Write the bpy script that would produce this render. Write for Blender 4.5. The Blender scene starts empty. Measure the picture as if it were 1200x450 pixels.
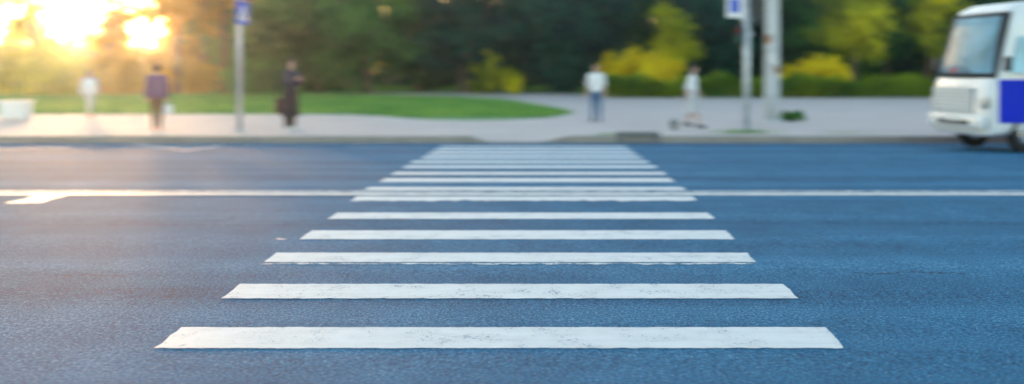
import bpy, bmesh, math, random
import numpy as np
from mathutils import Vector, Matrix
R = math.radians
SC = bpy.context.scene
COL = SC.collection
rnd = random.Random(7)
rng = np.random.default_rng(11)

# ------------------------------------------------------------------ camera, sky, sun, exposure
CAM_Z, F = 1.515, 1064.0          # eye height above the road crown; focal length in px of a 1200 px wide frame
VPX, VPY = 642.0, 81.0
cd = bpy.data.cameras.new('camera'); cam = bpy.data.objects.new('camera', cd); COL.objects.link(cam)
cam.location = (0, 0, CAM_Z); cam.rotation_euler = (R(90), 0, 0)
cd.sensor_width = 36; cd.lens = F / 1200 * 36
cd.shift_x = -(VPX - 600) / 1200; cd.shift_y = -(225 - VPY) / 1200
cd.clip_start = 0.05; cd.clip_end = 3000
cd.dof.use_dof = True; cd.dof.focus_distance = 6.1
cd.dof.aperture_fstop = cd.lens / 1000 / 0.052
cd.dof.aperture_ratio = 0.50
SC.camera = cam

SUN_EL, SUN_AZ = 4.2, -27.5       # degrees; azimuth from +Y towards +X
w = bpy.data.worlds.new('World'); SC.world = w; w.use_nodes = True
nt = w.node_tree; nt.nodes.clear()
sky = nt.nodes.new('ShaderNodeTexSky'); sky.sky_type = 'NISHITA'; sky.sun_disc = False
sky.sun_elevation = R(SUN_EL); sky.sun_rotation = R(SUN_AZ)
sky.air_density = 1.0; sky.dust_density = 1.0; sky.ozone_density = 1.0
bg = nt.nodes.new('ShaderNodeBackground'); bg.inputs[1].default_value = 0.12
out = nt.nodes.new('ShaderNodeOutputWorld')
nt.links.new(sky.outputs[0], bg.inputs[0]); nt.links.new(bg.outputs[0], out.inputs[0])

sd = bpy.data.lights.new('sun', 'SUN'); sun = bpy.data.objects.new('sun', sd); COL.objects.link(sun)
sd.energy = 4.7; sd.angle = R(10.0); sd.color = (1.0, 0.55, 0.22)
sv = Vector((math.sin(R(SUN_AZ)) * math.cos(R(SUN_EL)), math.cos(R(SUN_AZ)) * math.cos(R(SUN_EL)), math.sin(R(SUN_EL))))
sun.rotation_euler = sv.to_track_quat('Z', 'Y').to_euler()

vs = SC.view_settings
vs.view_transform = 'Standard'; vs.look = 'None'; vs.gamma = 1; vs.use_curve_mapping = False
vs.exposure = 2.95
SC.cycles.use_denoising = True
SC.cycles.volume_bounces = 0
SC.cycles.max_bounces = 6; SC.cycles.transparent_max_bounces = 6
SC.cycles.sample_clamp_indirect = 6

# ------------------------------------------------------------------ helpers
def at(px, py, z=0.0):
    """point on the level z whose place in the photograph is (px, py)"""
    y = (CAM_Z - z) * F / (py - VPY)
    return Vector(((px - VPX) * y / F, y, z))
def X_at(px, y): return (px - VPX) * y / F

def tag(o, label=None, cat=None, group=None, kind=None):
    if label: o['label'] = label
    if cat: o['category'] = cat
    if group: o['group'] = group
    if kind: o['kind'] = kind
    return o
def empty(name, loc=(0, 0, 0), rz=0.0):
    o = bpy.data.objects.new(name, None); COL.objects.link(o)
    o.location = loc; o.rotation_euler = (0, 0, rz); o.empty_display_size = .2
    return o
def link(name, me, mat=None, parent=None, smooth=False):
    o = bpy.data.objects.new(name, me); COL.objects.link(o)
    if mat is not None:
        for m in (mat if isinstance(mat, (list, tuple)) else [mat]): me.materials.append(m)
    if parent is not None: o.parent = parent
    if smooth: me.polygons.foreach_set('use_smooth', [True] * len(me.polygons))
    return o
def mesh_np(name, V, F4):
    """quads (n,4) or tris (n,3) from arrays"""
    V = np.asarray(V, dtype=np.float32); F4 = np.asarray(F4, dtype=np.int32)
    k = F4.shape[1]
    me = bpy.data.meshes.new(name)
    me.vertices.add(len(V)); me.vertices.foreach_set('co', V.ravel())
    me.loops.add(F4.size); me.loops.foreach_set('vertex_index', F4.ravel())
    me.polygons.add(len(F4)); me.polygons.foreach_set('loop_start', np.arange(0, F4.size, k, dtype=np.int32))
    me.update(calc_edges=True); me.validate()
    return me
def bm_mesh(name, bm):
    me = bpy.data.meshes.new(name)
    bmesh.ops.recalc_face_normals(bm, faces=bm.faces)
    bm.to_mesh(me); bm.free(); return me
def box(bm, c, s, bevel=0.0, M=None):
    r = bmesh.ops.create_cube(bm, size=1)
    vsx = r['verts']
    for v in vsx: v.co = Vector((v.co.x * s[0], v.co.y * s[1], v.co.z * s[2]))
    if bevel > 0:
        es = list({e for v in vsx for e in v.link_edges})
        b = bmesh.ops.bevel(bm, geom=es, offset=bevel, segments=2, affect='EDGES', profile=.6)
        vsx = list({v for f in b['faces'] for v in f.verts} | {v for v in vsx if v.is_valid})
    for v in vsx:
        v.co = v.co + Vector(c)
        if M is not None: v.co = M @ v.co
    return vsx
def tube(bm, pts, rad, n=10, caps=True, sx=1.0, sy=1.0):
    """swept tube through points; rad is a number or one radius per point"""
    pts = [Vector(p) for p in pts]
    rr = rad if isinstance(rad, (list, tuple)) else [rad] * len(pts)
    rings = []; ref = None
    for i, p in enumerate(pts):
        d = (pts[min(i + 1, len(pts) - 1)] - pts[max(i - 1, 0)]).normalized()
        if ref is None:
            ref = Vector((1, 0, 0)) if abs(d.x) < .8 else Vector((0, 1, 0))
        u = (ref - d * ref.dot(d)).normalized(); v = d.cross(u); ref = u
        rings.append([bm.verts.new(p + (u * math.cos(t) * sx + v * math.sin(t) * sy) * rr[i]) for t in (2 * math.pi * k / n for k in range(n))])
    for a, b in zip(rings, rings[1:]):
        for k in range(n): bm.faces.new((a[k], a[(k + 1) % n], b[(k + 1) % n], b[k]))
    if caps:
        bm.faces.new(list(reversed(rings[0]))); bm.faces.new(rings[-1])
def ellipsoid(bm, c, r, M=None, u=16, v=10):
    q = bmesh.ops.create_uvsphere(bm, u_segments=u, v_segments=v, radius=1)
    for x in q['verts']:
        p = Vector((x.co.x * r[0], x.co.y * r[1], x.co.z * r[2]))
        if M is not None: p = M @ p
        x.co = p + Vector(c)
def capsule(bm, a, ra, b, rb, n=12):
    a = Vector(a); b = Vector(b); d = (b - a); L = d.length; d = d.normalized() if L > 1e-6 else Vector((0, 0, 1))
    pts = []; rr = []
    for t in (90, 60, 30): pts.append(a - d * ra * math.sin(R(t))); rr.append(max(ra * math.cos(R(t)), .0008))
    pts.append(a); rr.append(ra); pts.append(b); rr.append(rb)
    for t in (30, 60, 90): pts.append(b + d * rb * math.sin(R(t))); rr.append(max(rb * math.cos(R(t)), .0008))
    tube(bm, pts, rr, n)
def remesh(name, bm, voxel, mat, parent, smooth=4, keep=None):
    """one closed continuous surface from overlapping solids"""
    bmesh.ops.recalc_face_normals(bm, faces=bm.faces)
    me = bpy.data.meshes.new('tmp'); bm.to_mesh(me); bm.free()
    o = bpy.data.objects.new('tmp', me); COL.objects.link(o)
    m = o.modifiers.new('r', 'REMESH'); m.mode = 'VOXEL'; m.voxel_size = voxel
    dg = bpy.context.evaluated_depsgraph_get()
    me2 = bpy.data.meshes.new_from_object(o.evaluated_get(dg))
    bpy.data.objects.remove(o); bpy.data.meshes.remove(me)
    b = bmesh.new(); b.from_mesh(me2)
    if keep is not None:
        bmesh.ops.delete(b, geom=[v for v in b.verts if not keep(v.co)], context='VERTS')
    for _ in range(smooth): bmesh.ops.smooth_vert(b, verts=b.verts, factor=.5, use_axis_x=True, use_axis_y=True, use_axis_z=True)
    b.to_mesh(me2); b.free(); me2.name = name
    return link(name, me2, mat, parent, True)

# ------------------------------------------------------------------ materials
def nmat(name):
    m = bpy.data.materials.new(name); m.use_nodes = True
    t = m.node_tree; return m, t, t.nodes['Principled BSDF'], t.nodes, t.links
def pos_map(N, L, scale=(1, 1, 1)):
    g = N.new('ShaderNodeNewGeometry'); mp = N.new('ShaderNodeMapping'); mp.inputs['Scale'].default_value = scale
    L.new(g.outputs['Position'], mp.inputs['Vector']); return mp.outputs[0]
def noise(N, L, vec, scale, detail=3, rough=.55):
    n = N.new('ShaderNodeTexNoise'); n.inputs['Scale'].default_value = scale
    n.inputs['Detail'].default_value = detail; n.inputs['Roughness'].default_value = rough
    if vec is not None: L.new(vec, n.inputs['Vector'])
    return n.outputs['Fac']
def ramp(N, L, fac, stops):
    r = N.new('ShaderNodeValToRGB'); e = r.color_ramp.elements
    while len(e) < len(stops): e.new(.5)
    for q, (p, c) in zip(e, stops):
        q.position = p; q.color = (*c, 1) if len(c) == 3 else c
    L.new(fac, r.inputs[0]); return r.outputs[0]
def math_n(N, L, op, a, b=None, clamp=False):
    m = N.new('ShaderNodeMath'); m.operation = op; m.use_clamp = clamp
    for i, x in enumerate((a, b)):
        if x is None: continue
        if isinstance(x, (int, float)): m.inputs[i].default_value = x
        else: L.new(x, m.inputs[i])
    return m.outputs[0]
def mix(N, L, fac, a, b, mode='MIX'):
    m = N.new('ShaderNodeMix'); m.data_type = 'RGBA'; m.blend_type = mode
    if isinstance(fac, (int, float)): m.inputs[0].default_value = fac
    else: L.new(fac, m.inputs[0])
    for i, x in ((6, a), (7, b)):
        if isinstance(x, tuple): m.inputs[i].default_value = (*x, 1)
        else: L.new(x, m.inputs[i])
    return m.outputs[2]
def bump(N, L, b, h, strength, dist):
    q = N.new('ShaderNodeBump'); q.inputs['Strength'].default_value = strength; q.inputs['Distance'].default_value = dist
    L.new(h, q.inputs['Height']); L.new(q.outputs[0], b.inputs['Normal'])
def mat(name, col, rough=.6, metal=0.0, var=.18, scale=6.0, spec=.5, coat=0.0):
    m, t, b, N, L = nmat(name)
    f = noise(N, L, pos_map(N, L), scale, 4)
    c0 = tuple(max(0, x * (1 - var)) for x in col); c1 = tuple(min(1, x * (1 + var)) for x in col)
    L.new(ramp(N, L, f, [(.3, c0), (.7, c1)]), b.inputs['Base Color'])
    b.inputs['Roughness'].default_value = rough; b.inputs['Metallic'].default_value = metal
    b.inputs['Specular IOR Level'].default_value = spec; b.inputs['Coat Weight'].default_value = coat
    return m
def leaf_mat(name, c0, c1, trans=.45, tint=None):
    m, t, b, N, L = nmat(name); N.remove(b)
    f = noise(N, L, pos_map(N, L), .42, 4); f2 = noise(N, L, pos_map(N, L), 9, 2)
    s = math_n(N, L, 'MULTIPLY', math_n(N, L, 'ADD', f, f2), .5)
    c = ramp(N, L, s, [(.40, c0), (.60, c1)])
    d = N.new('ShaderNodeBsdfDiffuse'); tr = N.new('ShaderNodeBsdfTranslucent'); mx = N.new('ShaderNodeMixShader')
    L.new(c, d.inputs[0])
    L.new(mix(N, L, 1.0, c, tint or (1.25, 1.2, .5), 'MULTIPLY'), tr.inputs[0])
    mx.inputs[0].default_value = trans
    L.new(d.outputs[0], mx.inputs[1]); L.new(tr.outputs[0], mx.inputs[2])
    L.new(mx.outputs[0], N['Material Output'].inputs[0]); return m

ASPH0, ASPH1 = (.005, .088, .190), (.014, .158, .318)
def asphalt_color(N, L):
    p = pos_map(N, L)
    fine = noise(N, L, p, 52, 4, .78); mid = noise(N, L, p, 1.7, 4)
    track = noise(N, L, pos_map(N, L, (.03, 1.0, 1)), 1.3, 3)
    s = math_n(N, L, 'ADD', math_n(N, L, 'MULTIPLY', fine, .68), math_n(N, L, 'ADD', math_n(N, L, 'MULTIPLY', mid, .10), math_n(N, L, 'MULTIPLY', track, .22)))
    c = ramp(N, L, s, [(.38, (.002, .020, .060)), (.455, ASPH0), (.535, ASPH1), (.63, (.11, .34, .54))])
    vor = N.new('ShaderNodeTexVoronoi'); vor.inputs['Scale'].default_value = 38; L.new(p, vor.inputs['Vector'])
    spk = math_n(N, L, 'LESS_THAN', vor.outputs['Distance'], .17)
    sel = N.new('ShaderNodeSeparateColor'); L.new(vor.outputs['Color'], sel.inputs[0])
    lightstone = math_n(N, L, 'MULTIPLY', spk, math_n(N, L, 'GREATER_THAN', sel.outputs[0], .80))
    darkpit = math_n(N, L, 'MULTIPLY', spk, math_n(N, L, 'LESS_THAN', sel.outputs[0], .26))
    c = mix(N, L, math_n(N, L, 'MULTIPLY', lightstone, .8), c, (.26, .42, .58))
    c = mix(N, L, math_n(N, L, 'MULTIPLY', darkpit, .8), c, (.003, .014, .035))
    return c, fine, vor.outputs['Distance'], p
def asphalt():
    m, t, b, N, L = nmat('blue_grey_asphalt')
    c, fine, dist, p = asphalt_color(N, L)
    sp = N.new('ShaderNodeSeparateXYZ'); L.new(p, sp.inputs[0])
    wob = noise(N, L, p, 3.2, 6, .75); gate = noise(N, L, pos_map(N, L, (.5, .5, 1)), 1.2, 3)
    def crack(y0, x0, x1, width, amp, thr):
        dy = math_n(N, L, 'ABSOLUTE', math_n(N, L, 'SUBTRACT', math_n(N, L, 'SUBTRACT', sp.outputs[1], y0), math_n(N, L, 'MULTIPLY', math_n(N, L, 'SUBTRACT', wob, .5), amp)))
        k = math_n(N, L, 'LESS_THAN', dy, width)
        k = math_n(N, L, 'MULTIPLY', k, math_n(N, L, 'GREATER_THAN', sp.outputs[0], x0))
        k = math_n(N, L, 'MULTIPLY', k, math_n(N, L, 'LESS_THAN', sp.outputs[0], x1))
        return math_n(N, L, 'MULTIPLY', k, math_n(N, L, 'GREATER_THAN', gate, thr))
    k = crack(8.93, -9, -1.9, .010, .06, .36)
    k = math_n(N, L, 'ADD', k, crack(6.98, 2.35, 3.75, .012, .45, .50), True)
    k = math_n(N, L, 'ADD', k, crack(6.9, -6, -3.2, .008, .18, .50), True)
    c = mix(N, L, math_n(N, L, 'MULTIPLY', k, .8), c, (.008, .02, .04))
    L.new(c, b.inputs['Base Color'])
    b.inputs['Roughness'].default_value = .82; b.inputs['Specular IOR Level'].default_value = .3
    h = math_n(N, L, 'ADD', fine, math_n(N, L, 'MULTIPLY', dist, .8))
    bump(N, L, b, h, .7, .02)
    return m
def road_paint(name, wear=.30, col=(.80, .84, .86)):
    m, t, b, N, L = nmat(name)
    a, fine, dist, p = asphalt_color(N, L)
    blot = noise(N, L, p, 5, 4, .65); fleck = noise(N, L, p, 60, 3, .7)
    streak = noise(N, L, pos_map(N, L, (1.2, 9, 1)), 1.6, 3)
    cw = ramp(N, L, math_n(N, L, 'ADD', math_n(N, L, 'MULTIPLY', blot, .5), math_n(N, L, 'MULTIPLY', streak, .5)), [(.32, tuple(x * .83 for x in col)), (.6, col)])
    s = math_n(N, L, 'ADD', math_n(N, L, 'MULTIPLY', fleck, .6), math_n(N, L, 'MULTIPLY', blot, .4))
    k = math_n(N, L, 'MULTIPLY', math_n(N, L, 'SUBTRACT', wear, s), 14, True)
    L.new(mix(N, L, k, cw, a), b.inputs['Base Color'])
    b.inputs['Roughness'].default_value = .6
    bump(N, L, b, fine, .3, .006)
    return m
def concrete(name, c0, c1, scale=3.0):
    m, t, b, N, L = nmat(name); p = pos_map(N, L)
    s = math_n(N, L, 'ADD', math_n(N, L, 'MULTIPLY', noise(N, L, p, scale, 4), .5), math_n(N, L, 'MULTIPLY', noise(N, L, p, scale * 18, 3), .5))
    L.new(ramp(N, L, s, [(.36, c0), (.64, c1)]), b.inputs['Base Color'])
    b.inputs['Roughness'].default_value = .85
    bump(N, L, b, s, .3, .01); return m

M = {}
M['asphalt'] = asphalt()
M['paint'] = road_paint('white_road_paint', .43, (.67, .70, .715))
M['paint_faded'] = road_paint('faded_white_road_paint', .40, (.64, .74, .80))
M['paint_worn'] = road_paint('worn_white_road_paint', .52)
M['pave'] = concrete('pale_pavement', (.46, .41, .40), (.57, .51, .50), .6)
M['kerb'] = concrete('kerb_concrete', (.24, .22, .20), (.36, .33, .30), 2.0)
M['inlet'] = concrete('dark_concrete', (.13, .14, .15), (.22, .23, .23), 3.0)
M['soil'] = concrete('soil', (.05, .045, .03), (.09, .075, .05), .8)
M['lawn'] = concrete('lawn_soil_green', (.07, .21, .06), (.12, .31, .10), .5)
M['grass'] = leaf_mat('grass_blades', (.07, .24, .07), (.30, .48, .13), .35, (1.1, 1.1, .6))
M['bark'] = concrete('bark', (.09, .055, .035), (.19, .12, .075), 4)
M['leaf_dark'] = leaf_mat('dark_leaves', (.003, .024, .026), (.10, .31, .10), .45)
M['leaf_teal'] = leaf_mat('blue_green_leaves', (.002, .020, .034), (.035, .19, .13), .45)
M['leaf_mid'] = leaf_mat('green_leaves', (.010, .075, .030), (.15, .42, .10), .5)
M['leaf_yg'] = leaf_mat('yellow_green_leaves', (.16, .25, .015), (.80, .74, .03), .55)
M['leaf_gold'] = leaf_mat('golden_leaves', (.48, .24, .025), (.72, .46, .04), .7)
M['leaf_yellow'] = leaf_mat('yellow_blossom', (.78, .62, .010), (.95, .80, .02), .4, (1.05, 1.05, .6))
M['leaf_mix'] = leaf_mat('patchy_yellow_leaves', (.03, .14, .035), (.92, .84, .03), .5)
M['hedge'] = leaf_mat('hedge_leaves', (.03, .13, .025), (.36, .46, .03), .35)

# ------------------------------------------------------------------ ground, road, pavement, kerb
Y_CROWN, Y_FAR, Y_NEAR = 11.3, 20.4, 2.2
def crown(y):
    d = abs(y - Y_CROWN)
    if d < 7: return -.0027 * d * d
    return -.1323 - .008 * (d - 7)
Z_GUT = crown(Y_FAR)
def grid_sheet(name, xs, ys, zf, m, parent=None, kind='structure'):
    V = [(x, y, zf(x, y)) for y in ys for x in xs]; nx = len(xs)
    Q = [(j * nx + i, j * nx + i + 1, (j + 1) * nx + i + 1, (j + 1) * nx + i) for j in range(len(ys) - 1) for i in range(nx - 1)]
    o = link(name, mesh_np(name, V, Q), m, parent, True)
    if kind and parent is None: tag(o, kind=kind)
    return o
g = grid_sheet('ground', [-260, 260], [-60, 300], lambda x, y: -.32, M['soil'])
road = grid_sheet('road', list(np.linspace(-70, 70, 29)), list(np.linspace(Y_NEAR, Y_FAR + .02, 60)), lambda x, y: crown(y), M['asphalt'])

# dropped kerb at the crossing
RX0, RX1 = X_at(546, Y_FAR), X_at(671, Y_FAR); FX0, FX1 = X_at(575, Y_FAR), X_at(634, Y_FAR)
def drop(x):
    if x <= RX0 or x >= RX1: return 0.0
    if x < FX0: t = (x - RX0) / (FX0 - RX0)
    elif x > FX1: t = (RX1 - x) / (RX1 - FX1)
    else: t = 1
    t = t * t * (3 - 2 * t)
    return -(-Z_GUT - .025) * t
KW = .18
def pave_z(x, y):
    t = max(0, min(1, (y - (Y_FAR + KW)) / 1.5)); t = 1 - t * t * (3 - 2 * t)
    return drop(x) * t
xs = sorted(set([-70, -50, -35, -25, -18, -12, -8, -5, -3] + [round(v, 3) for v in np.linspace(-2.2, 1.0, 33)] + [2, 4, 7, 11, 16, 24, 35, 50, 70]))
ys = sorted(set([round(v, 3) for v in np.linspace(Y_FAR + KW - .01, Y_FAR + KW + 1.7, 12)] + [23, 25, 28, 32, 37, 43, 50, 58]))
grid_sheet('pavement', xs, ys, pave_z, M['pave'])
grid_sheet('near_pavement', [-70, 70], [-12, Y_NEAR - .16], lambda x, y: 0, M['pave'])

def kerb_run(name, y0, y1, joints, zdrop):
    k = empty(name); tag(k, kind='structure')
    for i, (a, b) in enumerate(zip(joints, joints[1:])):
        a2, b2 = a + .005, b - .005
        bm = bmesh.new()
        n = 9 if any(abs(zdrop(q)) > 1e-4 for q in np.linspace(a2, b2, 9)) else 2
        rings = []
        dz = rnd.uniform(-.006, .006); dy = rnd.uniform(-.006, .006)
        s = 1 if y1 > y0 else -1
        for x in np.linspace(a2, b2, n):
            zt = .012 + zdrop(x) + dz
            prof = [(y0, -.31), (y0 + s * .004, zt - .022), (y0 + s * .022, zt), (y1 - s * .008, zt), (y1, zt - .008), (y1, -.31)]
            rings.append([bm.verts.new((x, py + dy, pz)) for py, pz in prof])
        for p, q in zip(rings, rings[1:]):
            for j in range(6): bm.faces.new((p[j], p[(j + 1) % 6], q[(j + 1) % 6], q[j]))
        bm.faces.new(rings[0]); bm.faces.new(list(reversed(rings[-1])))
        link('kerb_stone', bm_mesh('kerb_stone', bm), M['kerb'], k)
    return k
known = [X_at(p, Y_FAR) for p in (52, 127.5, 189.5, 250, 337, 403.5, 475, 546)] + [FX0, FX1, RX1] + [X_at(p, Y_FAR) for p in (722, 774, 846, 914, 986, 1056, 1126, 1200)]
left = []; x = known[0]
while x > -34: x -= rnd.uniform(1.2, 1.45); left.append(x)
right = []; x = known[-1]
while x < 34: x += rnd.uniform(1.2, 1.45); right.append(x)
kerb_run('kerb', Y_FAR, Y_FAR + KW, sorted(left) + known + right, drop)
kerb_run('near_kerb', Y_NEAR, Y_NEAR - KW, list(np.arange(-13, 13.1, 1.3)), lambda x: 0)

# storm drain inlet standing a little above the kerb
inl = empty('storm_drain_inlet', (X_at(748.5, Y_FAR - .05), Y_FAR + .10, Z_GUT))
tag(inl, 'raised dark concrete storm drain inlet block set in the far kerb', 'drain')
bm = bmesh.new(); L_ = .98
box(bm, (0, .06, .19 + .02), (L_, .36, .07), .012)
link('cover_slab', bm_mesh('cover_slab', bm), M['inlet'], inl)
for sx in (-1, 1):
    bm = bmesh.new(); box(bm, (sx * (L_ / 2 - .06), .05, .085), (.12, .37, .176), .008)
    link('cheek_block', bm_mesh('cheek_block', bm), M['inlet'], inl)
bm = bmesh.new(); box(bm, (0, .16, .085), (L_ - .24, .12, .17))
link('back_wall', bm_mesh('back_wall', bm), M['inlet'], inl)
M['iron'] = mat('cast_iron', (.06, .07, .08), .6, .6)
for i in range(7):
    bm = bmesh.new(); box(bm, (-.33 + i * .11, -.10, .087), (.022, .022, .168), .003)
    link('grate_bar', bm_mesh('grate_bar', bm), M['iron'], inl)

# ------------------------------------------------------------------ road markings (children of the road)
def ragged_strip(name, x0, x1, y0, y1, m, jn=.006, jf=.005, dz=.004, end=.02, slant=(0, 0), step=.03):
    n = max(2, int((x1 - x0) / step)); rows = 5
    xs = np.linspace(x0, x1, n + 1); V = []
    def smooth(a, k):
        r = rng.normal(0, 1, n + 1); c = np.convolve(r, np.ones(3) / 3, 'same'); return a * (.6 * r + c) * k
    en, ef = smooth(jn, .8), smooth(jf, .8)
    eL = rng.normal(0, end, rows + 1); eR = rng.normal(0, end, rows + 1)
    for j in range(rows + 1):
        t = j / rows
        for i in range(n + 1):
            y = (y0 + en[i]) * (1 - t) + (y1 + ef[i]) * t
            x = xs[i]
            if i == 0: x += eL[j]
            if i == n: x += eR[j]
            V.append((x, y, crown(y) + dz))
    w_ = n + 1
    Q = [(j * w_ + i, j * w_ + i + 1, (j + 1) * w_ + i + 1, (j + 1) * w_ + i) for j in range(rows) for i in range(n)]
    return link(name, mesh_np(name, V, Q), m, road)
def road_y(py):
    lo, hi = 2.5, 20.4
    for _ in range(50):
        y = (lo + hi) / 2
        if VPY + F * (CAM_Z - crown(y)) / y > py: lo = y
        else: hi = y
    return y
# (near row, far row, left x at near row, right x at near row) of each stripe in the photograph
ST = [(408.6, 384.1, 181.5, 991), (350.3, 333.2, 259, 935), (307.6, 296.6, 309, 886), (280.9, 270.4, 351, 861.5), (256.9, 249.6, 384, 837.5),
      (235.6, 230.4, 411, 817), (223.0, 219.5, 427, 803.5), (213.6, 209, 444.5, 791), (205.1, 201.7, 458.5, 781), (197.2, 194.2, 471, 770.5),
      (191.3, 188.6, 480, 761.5), (185.9, 183.3, 493, 753), (181.3, 179.0, 500, 746.5), (177.3, 175.3, 507, 741), (173.4, 171.7, 514, 735)]
for i, (yn, yf, xl, xr) in enumerate(ST):
    a, b = road_y(yn), road_y(yf)
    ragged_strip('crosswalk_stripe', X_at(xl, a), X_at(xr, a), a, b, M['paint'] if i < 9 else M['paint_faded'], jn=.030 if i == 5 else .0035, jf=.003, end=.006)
# thin rim of an older coat below the third stripe
a = road_y(310.0)
ragged_strip('old_stripe_rim', X_at(308, a), X_at(889, a), a, a + .035, M['paint_worn'], .012, .008)
# centre line (solid) with a thin worn one beyond it, and the stub of a cross mark at the left
a, b = road_y(229.4), road_y(226.6)
ragged_strip('centre_line', -40, 40, a, b, M['paint'], .006, .006, dz=.007)
a, b = road_y(225.6), road_y(224.2)
ragged_strip('centre_line_worn', -40, 40, a, b, M['paint_worn'], .012, .012, dz=.007)
a, b = road_y(238.4), road_y(229.3)
ragged_strip('lane_mark', X_at(6, a), X_at(44, a), a, b - .006, M['paint'], .02, .0, end=.02)
def thin_line(name, pts, wd):
    V = []; Q = []
    for (p, q) in zip(pts, pts[1:]):
        p = Vector(p); q = Vector(q); d = (q - p).normalized(); nrm = Vector((-d.y, d.x)) * wd / 2
        for k in range(9):
            c = p.lerp(q, k / 8)
            for s in (-1, 1):
                e = c + nrm * s; V.append((e.x, e.y, crown(e.y) + .004))
        b0 = len(V) - 18
        Q += [(b0 + 2 * k, b0 + 2 * k + 1, b0 + 2 * k + 3, b0 + 2 * k + 2) for k in range(8)]
    return link(name, mesh_np(name, V, Q), M['paint_worn'], road)
def rp(px, py): y = road_y(py); return (X_at(px, y), y)
thin_line('zigzag_line', [rp(160, 170.0), rp(219, 176.6), rp(263, 169.8)], .10)
thin_line('zigzag_line', [rp(-20, 176.5), rp(80, 173.0)], .10)
p = rp(330, 280.6); ragged_strip('paint_fleck', p[0] - .05, p[0] + .04, p[1] - .03, p[1] + .02, M['paint'], .012, .012, step=.02)

# ------------------------------------------------------------------ lawns
def px_poly(pts): return [at(px, py) for px, py in pts]
def lawn_sheet(name, poly, z, m):
    bm = bmesh.new()
    top = [bm.verts.new((p.x, p.y, z)) for p in poly]; bot = [bm.verts.new((p.x, p.y, -.05)) for p in poly]
    bm.faces.new(top); n = len(poly)
    for i in range(n): bm.faces.new((top[i], bot[i], bot[(i + 1) % n], top[(i + 1) % n]))
    bmesh.ops.triangulate(bm, faces=[f for f in bm.faces if len(f.verts) > 4])
    return tag(link(name, bm_mesh(name, bm), m), kind='structure')
front = px_poly([(-260, 133.5), (250, 133.5), (400, 134), (450, 136), (500, 140), (545, 141), (590, 140.5), (630, 138.5), (655, 136), (667, 133), (655, 129), (625, 123.5), (590, 117.5), (540, 114.5), (450, 112.3), (350, 110), (200, 109), (-260, 108.5)])
lawn_sheet('lawn', front, .03, M['lawn'])
back = px_poly([(-300, 106.6), (350, 107.2), (550, 107.6), (660, 109), (715, 112.5), (900, 113.5), (1500, 113.5)]) + [Vector((150, 130, 0)), Vector((-150, 130, 0))]
lawn_sheet('back_lawn', back, .02, M['lawn'])

def in_poly(P, X, Y):
    r = np.zeros(len(X), bool); n = len(P)
    for i in range(n):
        x0, y0, x1, y1 = P[i].x, P[i].y, P[(i + 1) % n].x, P[(i + 1) % n].y
        c = ((y0 > Y) != (y1 > Y)) & (X < (x1 - x0) * (Y - y0) / ((y1 - y0) or 1e-9) + x0)
        r ^= c
    return r
def blades(name, X, Y, z0, h, wd, m, label, spread=.4):
    n = len(X); a = rng.uniform(0, 6.283, n); hh = h * rng.uniform(.5, 1.3, n); ww = wd * rng.uniform(.6, 1.3, n)
    lx = rng.normal(0, spread, n) * hh; ly = rng.normal(0, spread, n) * hh
    V = np.zeros((n, 3, 3))
    V[:, 0] = np.stack([X - np.cos(a) * ww, Y - np.sin(a) * ww, np.full(n, z0)], 1)
    V[:, 1] = np.stack([X + np.cos(a) * ww, Y + np.sin(a) * ww, np.full(n, z0)], 1)
    V[:, 2] = np.stack([X + lx, Y + ly, z0 + hh], 1)
    o = link(name, mesh_np(name, V.reshape(-1, 3), np.arange(3 * n).reshape(-1, 3)), m)
    return tag(o, label, 'grass', kind='stuff')
X = rng.uniform(-40, 2, 90000); Y = 28.4 + (59 - 28.4) * rng.random(90000) ** 1.5
k = in_poly(front, X, Y)
k2 = k.sum(); blades('grass', X[k] + rng.normal(0, .12, k2), Y[k] + rng.normal(0, .16, k2), .0, .14, .035, M['grass'], 'short green grass of the lawn behind the far pavement')
X = rng.uniform(-45, 40, 45000); Y = rng.uniform(47, 76, 45000); k = in_poly(back, X, Y)
blades('grass', X[k], Y[k], .02, .16, .06, M['grass'], 'grass under the trees beyond the path')

# ------------------------------------------------------------------ foliage
def leaf_cloud(P, size, up=.35, centre=None, outw=1.3):
    """one small bent leaf (2 quads -> 4 verts diamond) at each point"""
    n = len(P)
    nrm = rng.normal(0, 1, (n, 3)); nrm[:, 2] += up
    if centre is not None:      # leaves turn outwards, to the light
        d = P - np.asarray(centre, float); nrm += outw * d / (np.linalg.norm(d, axis=1)[:, None] + 1e-6)
    nrm /= np.linalg.norm(nrm, axis=1)[:, None]
    t = rng.normal(0, 1, (n, 3)); u = np.cross(nrm, t); u /= np.linalg.norm(u, axis=1)[:, None]; v = np.cross(nrm, u)
    s = (size * rng.uniform(.55, 1.35, n))[:, None]
    V = np.stack([P - u * s, P + v * s * .55 + nrm * s * .12, P + u * s, P - v * s * .55 + nrm * s * .12], 1)
    return V.reshape(-1, 3), np.arange(4 * n).reshape(-1, 4)
def clumps(blobs, nclump, per, sig, shell=.55):
    """points in clumps spread through ellipsoid blobs [(centre, radii)]"""
    vol = np.array([r[0] * r[1] * r[2] for c, r in blobs]) ** .75; vol = vol / vol.sum()
    idx = rng.choice(len(blobs), nclump, p=vol)
    C = np.array([b[0] for b in blobs], float)[idx]; Rr = np.array([b[1] for b in blobs], float)[idx]
    d = rng.normal(0, 1, (nclump, 3)); d /= np.linalg.norm(d, axis=1)[:, None]
    rad = shell + (1 - shell) * rng.random(nclump) ** .6
    rad = np.where(rng.random(nclump) < .25, rng.random(nclump), rad)
    cc = C + d * Rr * rad[:, None]
    sg = sig * rng.uniform(.6, 1.4, nclump)
    P = cc[:, None, :] + rng.normal(0, 1, (nclump, per, 3)) * sg[:, None, None] * np.array([1, 1, .7])
    return P.reshape(-1, 3)
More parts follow.
